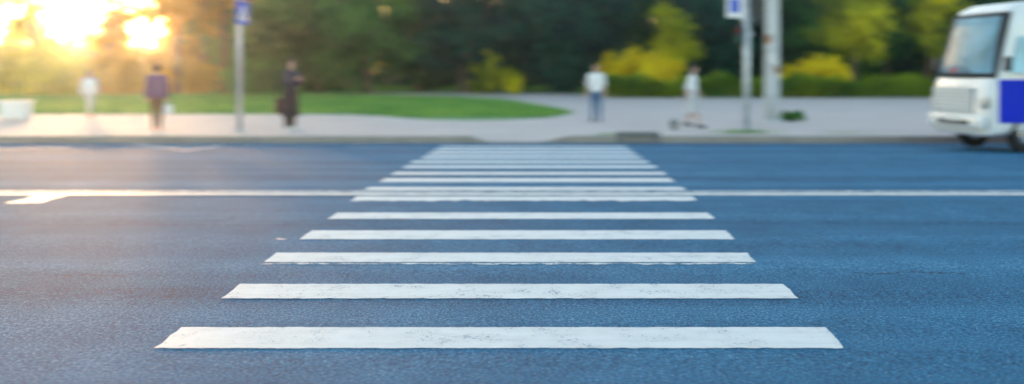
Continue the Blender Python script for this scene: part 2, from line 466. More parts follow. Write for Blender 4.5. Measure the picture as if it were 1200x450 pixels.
def trunk_mesh(h, r, lean, forks, fork_h, spread):
    bm = bmesh.new(); pts = []; rad = []
    n = 7
    for i in range(n + 1):
        t = i / n
        pts.append((lean * h * t + .12 * r * 4 * math.sin(3 * t + lean * 40), .1 * r * math.cos(4 * t), h * t - .1))
        rad.append(r * (1.35 if i == 0 else 1 - .78 * t))
    tube(bm, pts, rad, 10)
    for k in range(forks):
        t = fork_h + (1 - fork_h) * (k + .3) / forks * .85
        b = Vector((lean * h * t, 0, h * t - .1)); a = k * 2.4 + lean * 30
        L_ = spread * rnd.uniform(.6, 1.1)
        d = Vector((math.cos(a), math.sin(a), .75)).normalized()
        tube(bm, [b, b + d * L_ * .5 + Vector((0, 0, .05 * L_)), b + d * L_ + Vector((0, 0, .25 * L_))], [r * .42 * (1.15 - t), r * .28 * (1.15 - t), .02], 7)
    return bm_mesh('trunk', bm)
def tree_proto(h, r, crown_z0, crown_r, n_blob, nclump, per, leaf, sig, lean=0.0, forks=7, fork_h=.3):
    tm = trunk_mesh(h * .92, r, lean, forks, fork_h, crown_r * .9)
    blobs = []
    for i in range(n_blob):
        t = (i + .5) / n_blob; a = i * 2.399
        wz = math.sin(math.pi * min(1, .18 + .82 * t)) ** .6
        rr = crown_r * wz * rnd.uniform(.45, .62)
        off = crown_r * wz * rnd.uniform(.25, .55)
        z = crown_z0 + (h - crown_z0) * t
        blobs.append(((math.cos(a) * off + lean * z, math.sin(a) * off, z), (rr, rr, rr * rnd.uniform(.6, .9))))
    V, Q = leaf_cloud(clumps(blobs, nclump, per, sig), leaf, .6, (lean * h * .5, 0, crown_z0 + (h - crown_z0) * .35), 1.2)
    return tm, mesh_np('crown', V, Q)
def put_tree(name, proto, mats, loc, rz, sc, label, group=None, cat='tree'):
    o = empty(name, loc, rz); o.scale = (sc, sc, sc)
    tag(o, label, cat, group)
    for nm, me, m in (('trunk', proto[0], mats[0]), ('crown', proto[1], mats[1])):
        me2 = me
        c = link(nm, me2, None, o)
        if not me2.materials: me2.materials.append(m)
        c.material_slots[0].link = 'OBJECT'; c.material_slots[0].material = m
    return o
T_full = [tree_proto(13, .28, .9, 3.9, 15, 330, 62, .24, .50), tree_proto(12, .25, .7, 3.5, 13, 300, 62, .24, .48, .02), tree_proto(14, .30, 1.6, 4.2, 15, 330, 62, .25, .55, -.015)]
T_mid = [tree_proto(13, .27, 1.2, 3.9, 12, 170, 56, .23, .46, .015), tree_proto(12.5, .26, 1.0, 3.6, 11, 155, 56, .22, .46, -.02)]
T_thin = [tree_proto(13, .24, 3.6, 3.4, 9, 90, 44, .19, .42, .02, 8, .35), tree_proto(12, .21, 4.2, 3.0, 8, 75, 44, .18, .40, -.02, 8, .4)]
T_young = [tree_proto(8.5, .13, 2.6, 2.6, 11, 120, 46, .17, .36, .02, 8, .3), tree_proto(6.0, .09, 1.4, 1.5, 8, 80, 46, .15, .28, -.03, 6, .25)]
bk = M['bark']
def Xp(px, y): return X_at(px, y)
# dense dark row from the middle to the right
DR = [(300, 58, 0, 'leaf_mid', 'leftmost of the dense trees, mid green, just right of the blue sign post'),
      (372, 61, 1, 'leaf_mid', 'dense green tree right behind the person with the phone'),
      (432, 57, 3, 'leaf_mid', 'dense green tree to the right of the person with the phone'),
      (492, 62, 4, 'leaf_dark', 'dense dark tree over the middle of the lawn'),
      (546, 58, 4, 'leaf_teal', 'dense blue green tree behind the small yellow shrubs, left one'),
      (612, 62, 3, 'leaf_teal', 'dense blue green tree behind the small yellow shrubs, right one'),
      (668, 58, 0, 'leaf_teal', 'dense blue green tree behind the tip of the lawn'),
      (728, 63, 1, 'leaf_dark', 'dense dark tree between the person in jeans and the large yellow bush'),
      (838, 58, 2, 'leaf_teal', 'dense blue green tree just left of the traffic light'),
      (898, 62, 0, 'leaf_dark', 'dense dark tree behind the lamp post'),
      (1050, 60, 1, 'leaf_mid', 'dense green tree left of the van'),
      (1128, 57, 2, 'leaf_dark', 'dense dark tree right behind the van windscreen'),
      (1215, 60, 0, 'leaf_teal', 'dense dark tree at the right end of the row')]
for i, (px, y, v, m, lb) in enumerate(DR):
    put_tree('dense_tree', (T_full + T_mid)[v], (bk, M[m]), (Xp(px, y), y, 0), i * 1.7, rnd.uniform(.92, 1.1), lb, 'dense trees beyond the lawn and hedge')
# airy backlit trees at the left
LT = [(-60, 56, 0, 'leaf_gold', 'airy golden tree at the far left edge'),
      (38, 60, 1, 'leaf_yg', 'airy yellow tree above the white box'),
      (128, 58, 0, 'leaf_gold', 'airy golden tree between the white figure and the purple jacket'),
      (-10, 66, 1, 'leaf_yg', 'airy yellow tree in the second row at the left edge'),
      (222, 68, 1, 'leaf_gold', 'airy golden tree behind the brown trunks in the second row'),
      (207, 53, 1, 'leaf_gold', 'brown tree trunk just right of the person in the purple jacket'),
      (236, 57, 0, 'leaf_gold', 'brown tree trunk halfway between the purple jacket and the sign post'),
      (262, 54, 1, 'leaf_gold', 'brown tree trunk just left of the blue sign post')]
for i, (px, y, v, m, lb) in enumerate(LT):
    put_tree('airy_tree', T_thin[v], (bk, M[m]), (Xp(px, y), y, 0), i * 2.1 + .5, rnd.uniform(.95, 1.1), lb, 'airy backlit trees at the left')
for i, (px, y, sc_, lb) in enumerate(((47, 63, 1.0, 'slender golden tree just left of the brightest gap'), (131, 62, .95, 'slender golden tree just right of the brightest gap'),
                                   (214, 60, 1.05, 'slender golden tree between the brown trunks, left one'), (252, 62, 1.1, 'slender golden tree between the brown trunks, right one'))):
    put_tree('slender_tree', T_young[1], (bk, M['leaf_gold'] if i else M['leaf_yg']), (Xp(px, y), y, 0), px * .7, sc_, lb, 'slender backlit trees at the left')
# young bright trees
for px, y, s, v, m, lb in ((787, 51, .92, 1, 'leaf_yg', 'slender yellow green young tree rising from the large yellow bush'),
                        (1000, 52, 1.0, 0, 'leaf_mix', 'bright yellow green young tree above the hedge, left of two'),
                        (1086, 54, 1.1, 0, 'leaf_mix', 'bright yellow green young tree by the van roof, right of two'),
                        (962, 56, 1.0, 0, 'leaf_mid', 'fresh green young tree behind the yellow bush by the lamp post'),
                        (1040, 55, .9, 0, 'leaf_mid', 'fresh green young tree between the two bright yellow green ones')):
    put_tree('young_tree', T_young[v], (bk, M[m]), (Xp(px, y), y, 0), px, s, lb, 'young trees by the hedge')

def bush(name, loc, rx, ry, h, m, label, cat='bush', nclump=90, per=60, leaf=.10, group=None, nb=7, up=2.2):
    o = empty(name, loc); tag(o, label, cat, group)
    bm = bmesh.new()
    for k in range(7):
        a = k * 2.4; q = .55 * (.4 + .6 * rnd.random())
        tube(bm, [(math.cos(a) * .05, math.sin(a) * .05, -.03), (math.cos(a) * rx * q * .6, math.sin(a) * ry * q * .6, h * .45), (math.cos(a) * rx * q, math.sin(a) * ry * q, h * .8)], [.022, .014, .006], 6)
    link('stem', bm_mesh('stem', bm), bk, o)
    blobs = []
    for k in range(nb):
        a = k * 2.399; q = 0 if k == 0 else rnd.uniform(.3, .62)
        hz = h * rnd.uniform(.3, .62)
        blobs.append(((math.cos(a) * rx * q, math.sin(a) * ry * q, hz), (rx * .45, ry * .45, h * .36)))
    P = clumps(blobs, nclump, per, min(rx, h) * .11); P[:, 2] = np.clip(P[:, 2], .02, None)
    V, Q = leaf_cloud(P, leaf, .8, (0, 0, h * .3), 1.8)
    link('foliage', mesh_np('foliage', V, Q), m, o)
    return o
bush('yellow_bush', (Xp(762, 49.5), 49.5, 0), 2.5, 1.1, 2.9, M['leaf_yellow'], 'large bright yellow bush right of the person in jeans', group='yellow bushes', nclump=85, leaf=.16)
bush('yellow_bush', (Xp(715, 51.5), 51.5, 0), .95, .7, 2.6, M['leaf_yellow'], 'narrow yellow bush just beside the person in jeans', group='yellow bushes')
bush('yellow_bush', (Xp(955, 49.5), 49.5, 0), 2.2, 1.0, 2.45, M['leaf_yellow'], 'rounded yellow bush right of the thick lamp post', group='yellow bushes', nclump=75, leaf=.16)
bush('yellow_bush', (Xp(571, 55), 55, 0), .95, .7, 2.7, M['leaf_mix'], 'small tall yellow shrub in the dark trees, left of two', group='yellow bushes', nclump=60)
bush('yellow_bush', (Xp(600, 54), 54, 0), .85, .6, 1.8, M['leaf_yg'], 'small low yellow shrub in the dark trees, right of two', group='yellow bushes', nclump=60)
for px, y, rx, h, mm, lb in ((-70, 52, 2.6, 3.2, 'leaf_yg', 'yellow green bush cut by the left edge'), (-8, 54, 2.3, 3.3, 'leaf_yg', 'tall yellow green bush behind the white planter'),
        (62, 52, 2.3, 2.9, 'leaf_yg', 'yellow green bush between the white planter and the person in white'), (118, 55, 2.2, 3.2, 'leaf_gold', 'golden bush right behind the person in white'),
        (165, 52, 2.0, 2.7, 'leaf_gold', 'golden bush left of the person in the purple jacket'), (222, 54, 2.2, 2.5, 'leaf_gold', 'golden brown bush at the foot of the brown trunks'), (288, 53, 2.0, 2.0, 'leaf_mid', 'olive green bush at the foot of the sign post')):
    bush('low_bush', (Xp(px, y), y, 0), rx, 1.1, h, M[mm], lb, group='low bushes under the airy trees', nclump=75, leaf=.14, nb=9)
bush('small_shrub', at(929, 142), .44, .3, .34, M['leaf_mid'], 'small dark green shrub at the foot of the lamp post', 'shrub', 34, 26, .045)

# clipped hedge along the far edge of the pavement
hx0, hx1 = Xp(708, 47.5), 42
hd = empty('hedge', (hx0, 48.2, 0)); tag(hd, 'long low clipped green hedge along the back of the pavement', 'hedge')
n = 46000
P = np.stack([rng.uniform(0, hx1 - hx0, n), rng.uniform(-.75, .75, n), rng.random(n) ** .6 * 1.0], 1)
P[:, 2] *= 1 + .16 * np.sin(P[:, 0] * 1.3) + .12 * np.sin(P[:, 0] * 3.1 + 1) + rng.normal(0, .10, n)
V, Q = leaf_cloud(P, .085, 1.6); link('foliage', mesh_np('foliage', V, Q), M['hedge'], hd)
bm = bmesh.new()
for i in range(40):
    x = .4 + i * (hx1 - hx0 - .8) / 39
    tube(bm, [(x, 0, -.02), (x + .05, .03, .4), (x - .04, -.02, .8)], [.03, .02, .01], 6)
tag(link('stem', bm_mesh('stem', bm), bk, hd), kind='stuff')

# far wood behind everything: one mass
n = 2600; per = 34
cx = rng.uniform(-95, 95, n); cy = rng.uniform(76, 100, n)
top = np.where(cx < -27, 3.0, np.where(cx < -17, 3.0 + (cx + 27) * .9, np.where(np.abs(cx + 8) < 8, 5.5, 13.5))) * (1 + .15 * np.sin(cx * .8))
cz = rng.random(n) * top
P = (np.stack([cx, cy, cz], 1)[:, None, :] + rng.normal(0, .9, (n, per, 3))).reshape(-1, 3); P[:, 2] = np.abs(P[:, 2])
V, Q = leaf_cloud(P, .5); o = link('distant_wood', mesh_np('distant_wood', V, Q), M['leaf_teal'])
tag(o, 'dark wood closing off the view behind the separate trees', 'wood', kind='stuff')

# grass tufts in the joint of the far kerb
def tuft(px, py, n, rx, h, label):
    c = at(px, py); a = rng.normal(0, 1, (n, 2))
    blades('grass_tuft', c.x + a[:, 0] * rx, c.y + a[:, 1] * .07, -.02, h, .009, M['grass'], label, .5)
tuft(872, 156, 420, .36, .12, 'grass tuft round the foot of the traffic light pole')
tuft(715, 158, 120, .16, .08, 'thin grass tuft beside the storm drain inlet')
tuft(988, 156, 200, .35, .06, 'sparse grass at the pavement edge left of the van')

# ------------------------------------------------------------------ street furniture
M['galv'] = mat('galvanised_steel', (.50, .54, .58), .45, .5)
M['post'] = concrete('lamp_post_concrete', (.42, .45, .47), (.60, .63, .65), 3)
M['black'] = mat('black_plastic', (.018, .022, .03), .45)
M['white'] = mat('white_enamel', (.78, .80, .82), .35, var=.05)
M['blue'] = mat('blue_enamel', (.02, .09, .55), .35, var=.08)
M['orange'] = mat('orange_paper', (.36, .20, .12), .8)
M['paper'] = mat('white_paper', (.70, .70, .68), .8)
def lens_mat(name, col): return mat(name, col, .15, coat=.5)
M['red_lens'] = lens_mat('red_lens', (.20, .012, .012)); M['amber_lens'] = lens_mat('amber_lens', (.22, .10, .01)); M['green_lens'] = lens_mat('green_lens', (.01, .15, .08))

# pedestrian crossing sign at the left
b = at(280.5, 155)
sg = empty('pedestrian_sign_post', b); tag(sg, 'slim pale metal post with a blue pedestrian sign left of the crossing', 'sign')
bm = bmesh.new(); tube(bm, [(0, 0, -.03), (0, 0, 2.0), (-.015, 0, 4.1)], [.068, .066, .064], 14); link('post', bm_mesh('post', bm), M['galv'], sg, True)
bm = bmesh.new(); tube(bm, [(0, 0, -.02), (0, 0, .03), (0, 0, .05)], [.13, .13, .08], 14); link('base_collar', bm_mesh('base_collar', bm), M['galv'], sg)
yaw = R(78); Ms = Matrix.Rotation(yaw, 4, 'Z'); zc = CAM_Z + (VPY - 15) / F * b.y
def sign_obj(name, bm, m, parent): return link(name, bm_mesh(name, bm), m, parent)
for s in (1,):
    bm = bmesh.new(); box(bm, (0, -.085, zc), (.56, .02, .56), .008, Ms); board = sign_obj('sign_board', bm, M['blue'], sg)
    bm = bmesh.new(); v = [bm.verts.new(Ms @ Vector((x, -.0985, zc + z))) for x, z in ((-.22, -.19), (.22, -.19), (0, .21))]; bm.faces.new(v); sign_obj('white_triangle', bm, M['white'], board)
    bm = bmesh.new()
    def bar(p, q, r_): 
        tube(bm, [Ms @ Vector((p[0], -.101, zc + p[1])), Ms @ Vector((q[0], -.101, zc + q[1]))], r_, 6)
    bar((0, .0), (0, -.07), .016); bar((0, -.07), (-.05, -.165), .012); bar((0, -.07), (.05, -.165), .012); bar((0, -.01), (-.05, -.06), .009); bar((0, -.01), (.05, -.06), .009)
    ellipsoid(bm, Ms @ Vector((0, -.101, zc + .045)), (.022, .022, .022), None, 8, 6)
    sign_obj('walking_figure', bm, M['black'], board)
for dz in (-.15, .15):
    bm = bmesh.new(); box(bm, (0, -.03, zc + dz), (.16, .10, .03), .004, Ms); sign_obj('bracket', bm, M['galv'], sg)

# traffic light
b = at(875, 153.5)
tl = empty('traffic_light', b); tag(tl, 'slim grey traffic light pole with dark signal heads right of the crossing', 'traffic light')
bm = bmesh.new(); tube(bm, [(0, 0, -.03), (0, 0, 1.2), (0, 0, 4.0)], [.085, .08, .075], 14); link('pole', bm_mesh('pole', bm), M['galv'], tl, True)
bm = bmesh.new(); box(bm, (0, 0, .03), (.28, .28, .06), .01); link('base_plate', bm_mesh('base_plate', bm), M['galv'], tl)
def head(cx, cz, yaw, n, lenses, parent, name='signal_head', cy=0.0, s=1.0):
    Mh = Matrix.Translation((cx, cy, cz)) @ Matrix.Rotation(yaw, 4, 'Z')
    bm = bmesh.new(); box(bm, (0, 0, 0), (.27 * s, .17 * s, .27 * n * s + .04), .02, Mh); h = link(name, bm_mesh(name, bm), M['black'], parent)
    for i, lm in enumerate(lenses):
        z = ((n - 1) / 2 - i) * .27 * s
        bm = bmesh.new(); q = bmesh.ops.create_uvsphere(bm, u_segments=14, v_segments=8, radius=.10 * s)
        for v in q['verts']: v.co = Mh @ Vector((v.co.x, v.co.y * .35 - .085 * s, v.co.z + z))
        link('lens', bm_mesh('lens', bm), M[lm], h, True)
        bm = bmesh.new(); rg = []
        for k in range(9):
            a = math.pi * (k / 8) * 1.1 - .05 * math.pi
            rg.append([bm.verts.new(Mh @ Vector((math.cos(a) * rr * s, yy * s, z + math.sin(a) * rr * s))) for rr, yy in ((.115, -.08), (.12, -.24), (.112, -.24), (.107, -.08))])
        for p_, q_ in zip(rg, rg[1:]):
            for j in range(4): bm.faces.new((p_[j], p_[(j + 1) % 4], q_[(j + 1) % 4], q_[j]))
        bm.faces.new(rg[0]); bm.faces.new(list(reversed(rg[-1])))
        link('visor', bm_mesh('visor', bm), M['black'], h)
    return h
zt = lambda py, y: CAM_Z + (VPY - py) / F * y
head(.20, zt(8, b.y), R(78), 3, ('red_lens', 'amber_lens', 'green_lens'), tl)
head(-.19, zt(40, b.y), R(-25), 2, ('red_lens', 'green_lens'), tl, 'pedestrian_signal', s=.78)
bm = bmesh.new(); box(bm, (-.30, -.03, zt(6, b.y)), (.40, .022, .62), .01, None); pl = link('white_backplate', bm_mesh('white_backplate', bm), M['white'], tl)
bm = bmesh.new(); box(bm, (-.30, -.0445, zt(6, b.y) - .02), (.25, .004, .34)); link('blue_panel', bm_mesh('blue_panel', bm), M['blue'], pl)
for z in (zt(8, b.y) + .3, zt(8, b.y) - .3, zt(40, b.y)):
    bm = bmesh.new(); box(bm, (-.02, 0, z), (.34, .045, .04), .006); link('bracket', bm_mesh('bracket', bm), M['galv'], tl)

# thick lamp post with paper notices
b = at(904.5, 143)
lp = empty('lamp_post', b); tag(lp, 'thick pale concrete lamp post with paper notices behind the traffic light', 'lamp post')
bm = bmesh.new(); tube(bm, [(0, 0, -.05), (0, 0, .9), (.01, 0, 3.2), (.03, 0, 9.0)], [.215, .21, .19, .13], 20); link('shaft', bm_mesh('shaft', bm), M['post'], lp, True)
bm = bmesh.new(); tube(bm, [(0, 0, -.05), (0, 0, .04), (0, 0, .07)], [.30, .30, .24], 20); link('foot_ring', bm_mesh('foot_ring', bm), M['post'], lp)
bm = bmesh.new(); tube(bm, [(.03, 0, 8.9), (.03, -.3, 9.5), (.03, -1.2, 9.8), (.03, -2.0, 9.85)], [.06, .05, .045, .04], 10); arm = link('bracket_arm', bm_mesh('bracket_arm', bm), M['galv'], lp, True)
bm = bmesh.new(); ellipsoid(bm, (.03, -2.3, 9.82), (.13, .38, .07)); link('lamp_head', bm_mesh('lamp_head', bm), M['galv'], lp, True)
def notice(z, a0, w_, h_, m):
    bm = bmesh.new(); rg = []
    for k in range(7):
        a = a0 + (k / 6 - .5) * w_ / .2
        rg.append([bm.verts.new((math.sin(a) * rr + .006, -math.cos(a) * rr, z + dz)) for rr, dz in ((.212, -h_ / 2), (.212, h_ / 2), (.207, h_ / 2), (.207, -h_ / 2))])
    for p_, q_ in zip(rg, rg[1:]):
        for j in range(4): bm.faces.new((p_[j], p_[(j + 1) % 4], q_[(j + 1) % 4], q_[j]))
    bm.faces.new(rg[0]); bm.faces.new(list(reversed(rg[-1])))
    return link('paper_notice', bm_mesh('paper_notice', bm), m, lp)
notice(zt(46, b.y), -.75, .20, .26, M['orange']); notice(zt(82, b.y), .35, .15, .21, M['orange']); notice(zt(68, b.y), -.2, .2, .28, M['paper'])

# white box planter at the left
b = at(18.5, 140)
bn = empty('white_planter', b); tag(bn, 'low white concrete planter box at the far left edge of the pavement', 'planter')
bm = bmesh.new(); wd, dp, ht = .72, .55, .57
ring = [[bm.verts.new((sx * (wd / 2 - i_), sy * (dp / 2 - i_), z)) for sx, sy in ((-1, -1), (1, -1), (1, 1), (-1, 1))] for i_, z in ((.03, .05), (0, ht - .06), (.06, ht - .06), (.06, ht - .14))]
for p_, q_ in zip(ring, ring[1:]):
    for j in range(4): bm.faces.new((p_[j], p_[(j + 1) % 4], q_[(j + 1) % 4], q_[j]))
bm.faces.new(list(reversed(ring[0]))); bm.faces.new(ring[-1])
link('tub', bm_mesh('tub', bm), M['white'], bn)
bm = bmesh.new()
for sx, sy, lx, ly in ((0, -1, wd + .06, .09), (0, 1, wd + .06, .09), (-1, 0, .09, dp - .12), (1, 0, .09, dp - .12)):
    box(bm, (sx * (wd / 2 - .015), sy * (dp / 2 - .015), ht - .03), (lx, ly, .064), .012)
link('rim', bm_mesh('rim', bm), M['white'], bn)
for sx in (-1, 1):
    bm = bmesh.new(); box(bm, (sx * .24, 0, .024), (.10, dp - .12, .054), .006); link('foot', bm_mesh('foot', bm), M['white'], bn)
bm = bmesh.new(); box(bm, (0, 0, ht - .12), (wd - .14, dp - .14, .05), .01); link('soil', bm_mesh('soil', bm), M['soil'], bn)

b = at(790, 152)
sb = empty('stone_ball', b); tag(sb, 'small round grey ball on the pavement left of the person in the white dress', 'ball')
bm = bmesh.new(); ellipsoid(bm, (0, 0, .165), (.115, .115, .115)); link('ball', bm_mesh('ball', bm), M['inlet'], sb, True)
bm = bmesh.new(); tube(bm, [(0, 0, -.01), (0, 0, .035), (0, 0, .06)], [.085, .08, .055], 14); link('foot_ring', bm_mesh('foot_ring', bm), M['inlet'], sb)

# ------------------------------------------------------------------ people
M['skin'] = mat('skin', (.55, .34, .26), .5, var=.06)
def cloth(name, col): return mat(name, col, .85, var=.14, scale=14)
M['hair_brown'] = cloth('brown_hair', (.07, .04, .025)); M['hair_dark'] = cloth('dark_hair', (.022, .017, .018))
M['purple'] = cloth('purple_cloth', (.14, .07, .17)); M['brown'] = cloth('brown_cloth', (.14, .07, .045)); M['navy'] = cloth('navy_cloth', (.018, .024, .05))
M['black_cloth'] = cloth('black_cloth', (.016, .018, .026)); M['white_cloth'] = cloth('white_cloth', (.78, .80, .84)); M['jeans'] = cloth('blue_jeans', (.05, .13, .26))
M['red_shoe'] = cloth('red_shoe', (.50, .07, .045)); M['white_shoe'] = cloth('white_shoe', (.8, .8, .8)); M['dark_shoe'] = cloth('dark_shoe', (.03, .035, .045))
M['maroon'] = cloth('dark_bag', (.05, .02, .025)); M['eye'] = mat('eye', (.02, .015, .015), .2); M['lip'] = mat('lip', (.42, .15, .13), .5)
M['pale'] = cloth('pale_cloth', (.62, .58, .55)); M['screen'] = mat('phone_glass', (.02, .02, .025), .1)

class Fig:
    """a person facing -Y at rotation 0; joints in metres for a 1.70 m figure"""
    def __init__(s, arms, legs, lean=0.0, head_tilt=0.0):
        V3 = Vector
        s.lean = lean; s.tilt = head_tilt
        up = lambda x, y, z: V3((x, y - (z - .93) * math.tan(lean), z))
        s.up = up; s.pel = V3((0, 0, .93)); s.sh = {-1: up(-.185, 0, 1.37), 1: up(.185, 0, 1.37)}
        s.hip = {-1: V3((-.09, 0, .90)), 1: V3((.09, 0, .90))}
        s.arms = {k: (V3(e), V3(w_)) for k, (e, w_) in arms.items()}
        s.legs = {k: (V3(kn), V3(an)) for k, (kn, an) in legs.items()}
        s.head = up(0, -.015, 1.585)
    def torso(s, bm, g=0.0):
        u = s.up
        ellipsoid(bm, u(0, .0, 1.27), (.160 + g, .108 + g, .175 + g)); ellipsoid(bm, u(0, 0, 1.07), (.136 + g, .098 + g, .16 + g))
        ellipsoid(bm, u(0, .005, .935), (.165 + g, .115 + g, .125 + g))
        capsule(bm, s.sh[-1] + Vector((.02, 0, -.01)), .056 + g, s.sh[1] + Vector((-.02, 0, -.01)), .056 + g)
    def arm(s, bm, k, g=0.0, upto=1.0):
        e, w_ = s.arms[k]
        capsule(bm, s.sh[k], .052 + g, e, .040 + g)
        if upto > 0: capsule(bm, e, .040 + g, e.lerp(w_, upto), (.040 - .011 * upto) + g)
    def leg(s, bm, k, g=0.0, upto=1.0):
        kn, an = s.legs[k]
        capsule(bm, s.hip[k], .088 + g, kn, .056 + g); cf = kn.lerp(an, .35) + Vector((0, .018, 0))
        if upto > 0:
            capsule(bm, kn, .056 + g, cf, .053 + g); capsule(bm, cf, .053 + g, cf.lerp(an, upto), .053 - .018 * upto + g)
    def toe(s, k):
        kn, an = s.legs[k]; return Vector((an.x + .02 * k, an.y - .17, max(.03, an.z - .055)))
    def body(s, parent):
        bm = bmesh.new(); s.torso(bm)
        h = s.head; u = s.up
        capsule(bm, u(0, .005, 1.38), .062, u(0, -.005, 1.52), .052)
        ellipsoid(bm, h + Vector((0, .008, .018)), (.074, .094, .098)); ellipsoid(bm, h + Vector((0, -.022, -.045)), (.058, .068, .070))
        capsule(bm, h + Vector((0, -.085, .012)), .010, h + Vector((0, -.104, -.018)), .014)
        for k in (-1, 1):
            ellipsoid(bm, h + Vector((k * .076, .012, -.002)), (.010, .020, .030))
            s.arm(bm, k); s.leg(bm, k)
            e, w_ = s.arms[k]; d = (w_ - e).normalized()
            side = d.cross(Vector((0, 1, 0)) if abs(d.y) < .8 else Vector((0, 0, 1))).normalized(); nrm = side.cross(d)
            pc = w_ + d * .05
            capsule(bm, w_, .028, w_ + d * .03, .027)
            Mr = Matrix((side, nrm, d)).transposed()
            ellipsoid(bm, pc, (.040, .018, .052), Mr)
            for i, (o_, L_) in enumerate(((-.030, .060), (-.010, .074), (.010, .070), (.029, .055))):
                a = pc + side * o_ + d * .036; m_ = a + d * L_ * .55 - nrm * .010; c = m_ + d * L_ * .42 - nrm * .026
                capsule(bm, a, .0092, m_, .0088, 8); capsule(bm, m_, .0088, c, .0078, 8)
            th = pc - side * .034 - d * .022; t2 = th - side * .026 + d * .034 - nrm * .012; t3 = t2 + d * .028 - nrm * .012
            capsule(bm, th, .0125, t2, .0105, 8); capsule(bm, t2, .0105, t3, .009, 8)
            an = s.legs[k][1]; capsule(bm, an + Vector((0, .025, -.03)), .036, s.toe(k), .028)
        o = remesh('body', bm, .0075, M['skin'], parent, 2)
        for k in (-1, 1):
            bm = bmesh.new(); ellipsoid(bm, h + Vector((k * .030, -.0785, .016)), (.014, .008, .008)); link('eye', bm_mesh('eye', bm), M['eye'], parent, True)
        bm = bmesh.new(); ellipsoid(bm, h + Vector((0, -.0905, -.056)), (.024, .007, .008)); link('mouth', bm_mesh('mouth', bm), M['lip'], parent, True)
        return o
    def top(s, parent, m, name='shirt', sleeve=1.0, g=.014, hem=.86):
        bm = bmesh.new(); s.torso(bm, g + .004)
        ellipsoid(bm, s.up(0, 0, 1.43), (.085, .075, .05))
        for k in (-1, 1): s.arm(bm, k, g, sleeve)
        return remesh(name, bm, .012, m, parent, 3, lambda p: p.z > hem and not (p.z > 1.455 and (p.x ** 2) < .0055))
    def trousers(s, parent, m, name='trousers', g=.014, upto=.97):
        bm = bmesh.new(); ellipsoid(bm, (0, .005, .94), (.168 + g, .118 + g, .115))
        for k in (-1, 1): s.leg(bm, k, g, upto)
        return remesh(name, bm, .012, m, parent, 3)
    def skirt(s, parent, m, z0, z1, r0, r1, name='skirt', sway=0.0):
        bm = bmesh.new(); rg = []; n = 36; K = 10
        for j in range(K + 1):
            t = j / K; z = z0 + (z1 - z0) * t; q = r0 + (r1 - r0) * t ** .8
            rg.append([bm.verts.new((math.cos(a) * q * (1 + .05 * t * math.sin(7 * a)) + sway * t * t, math.sin(a) * q * .78 * (1 + .05 * t * math.cos(6 * a)), z + .012 * t * math.sin(5 * a))) for a in (6.2832 * k / n for k in range(n))])
        for p_, q_ in zip(rg, rg[1:]):
            for k in range(n): bm.faces.new((p_[k], p_[(k + 1) % n], q_[(k + 1) % n], q_[k]))
        bm.faces.new(rg[0])
        bmesh.ops.solidify(bm, geom=bm.faces[:], thickness=.006)
        return link(name, bm_mesh(name, bm), m, parent, True)
    def shoes(s, parent, m):
        for k in (-1, 1):
            an = s.legs[k][1]; t = s.toe(k); bm = bmesh.new()
            hz = an.z - .05
            capsule(bm, an + Vector((0, .03, -.035)), .044, t + Vector((0, -.01, .008)), .036); capsule(bm, an + Vector((0, .01, -.03)), .046, an + Vector((0, -.005, .0)), .043)
            lo = min(an.z - .08, .0)
            o = remesh('shoe', bm, .011, m, parent, 2)
            for v in o.data.vertices:
                v.co.z = max(v.co.z, hz - .03)
    def hair(s, parent, m, length=.0, bun=False):
        h = s.head; bm = bmesh.new()
        ellipsoid(bm, h + Vector((0, .024, .036)), (.088, .098, .100)); 
        if length > 0:
            capsule(bm, h + Vector((-.04, .065, .0)), .055, h + Vector((-.045, .075, -length)), .040); capsule(bm, h + Vector((.04, .065, .0)), .055, h + Vector((.045, .075, -length)), .040)
        if bun: ellipsoid(bm, h + Vector((0, .12, .06)), (.045, .045, .045))
        return remesh('hair', bm, .010, m, parent, 2, lambda p: not (p.y < h.y - .048 and p.z < h.z + .055))
def person(loc, rz, h, label, group='people on the far pavement'):
    o = empty('person', loc, rz); o.scale = (h / 1.70,) * 3
    tag(o, label, 'person', group); return o
STAND = {-1: ((-.095, -.012, .49), (-.10, .01, .085)), 1: ((.095, -.012, .49), (.10, .01, .085))}
WALK = {-1: ((-.09, -.14, .51), (-.09, -.20, .095)), 1: ((.09, -.03, .50), (.09, .20, .13))}
DOWN = {-1: ((-.235, .02, 1.09), (-.25, -.07, .86)), 1: ((.235, .02, 1.09), (.25, -.07, .86))}
SWING = {-1: ((-.225, .09, 1.10), (-.23, .12, .87)), 1: ((.225, -.05, 1.10), (.22, -.17, .90))}

# 1: pale figure at the left
f = Fig(SWING, WALK); p = person(at(104.5, 137.5), R(55), 1.46, 'person dressed all in white with red shoes, leftmost of the people')
f.body(p); f.top(p, M['white_cloth'], 'shirt', 1.0); f.trousers(p, M['pale']); f.shoes(p, M['red_shoe']); f.hair(p, M['hair_brown'], .10)
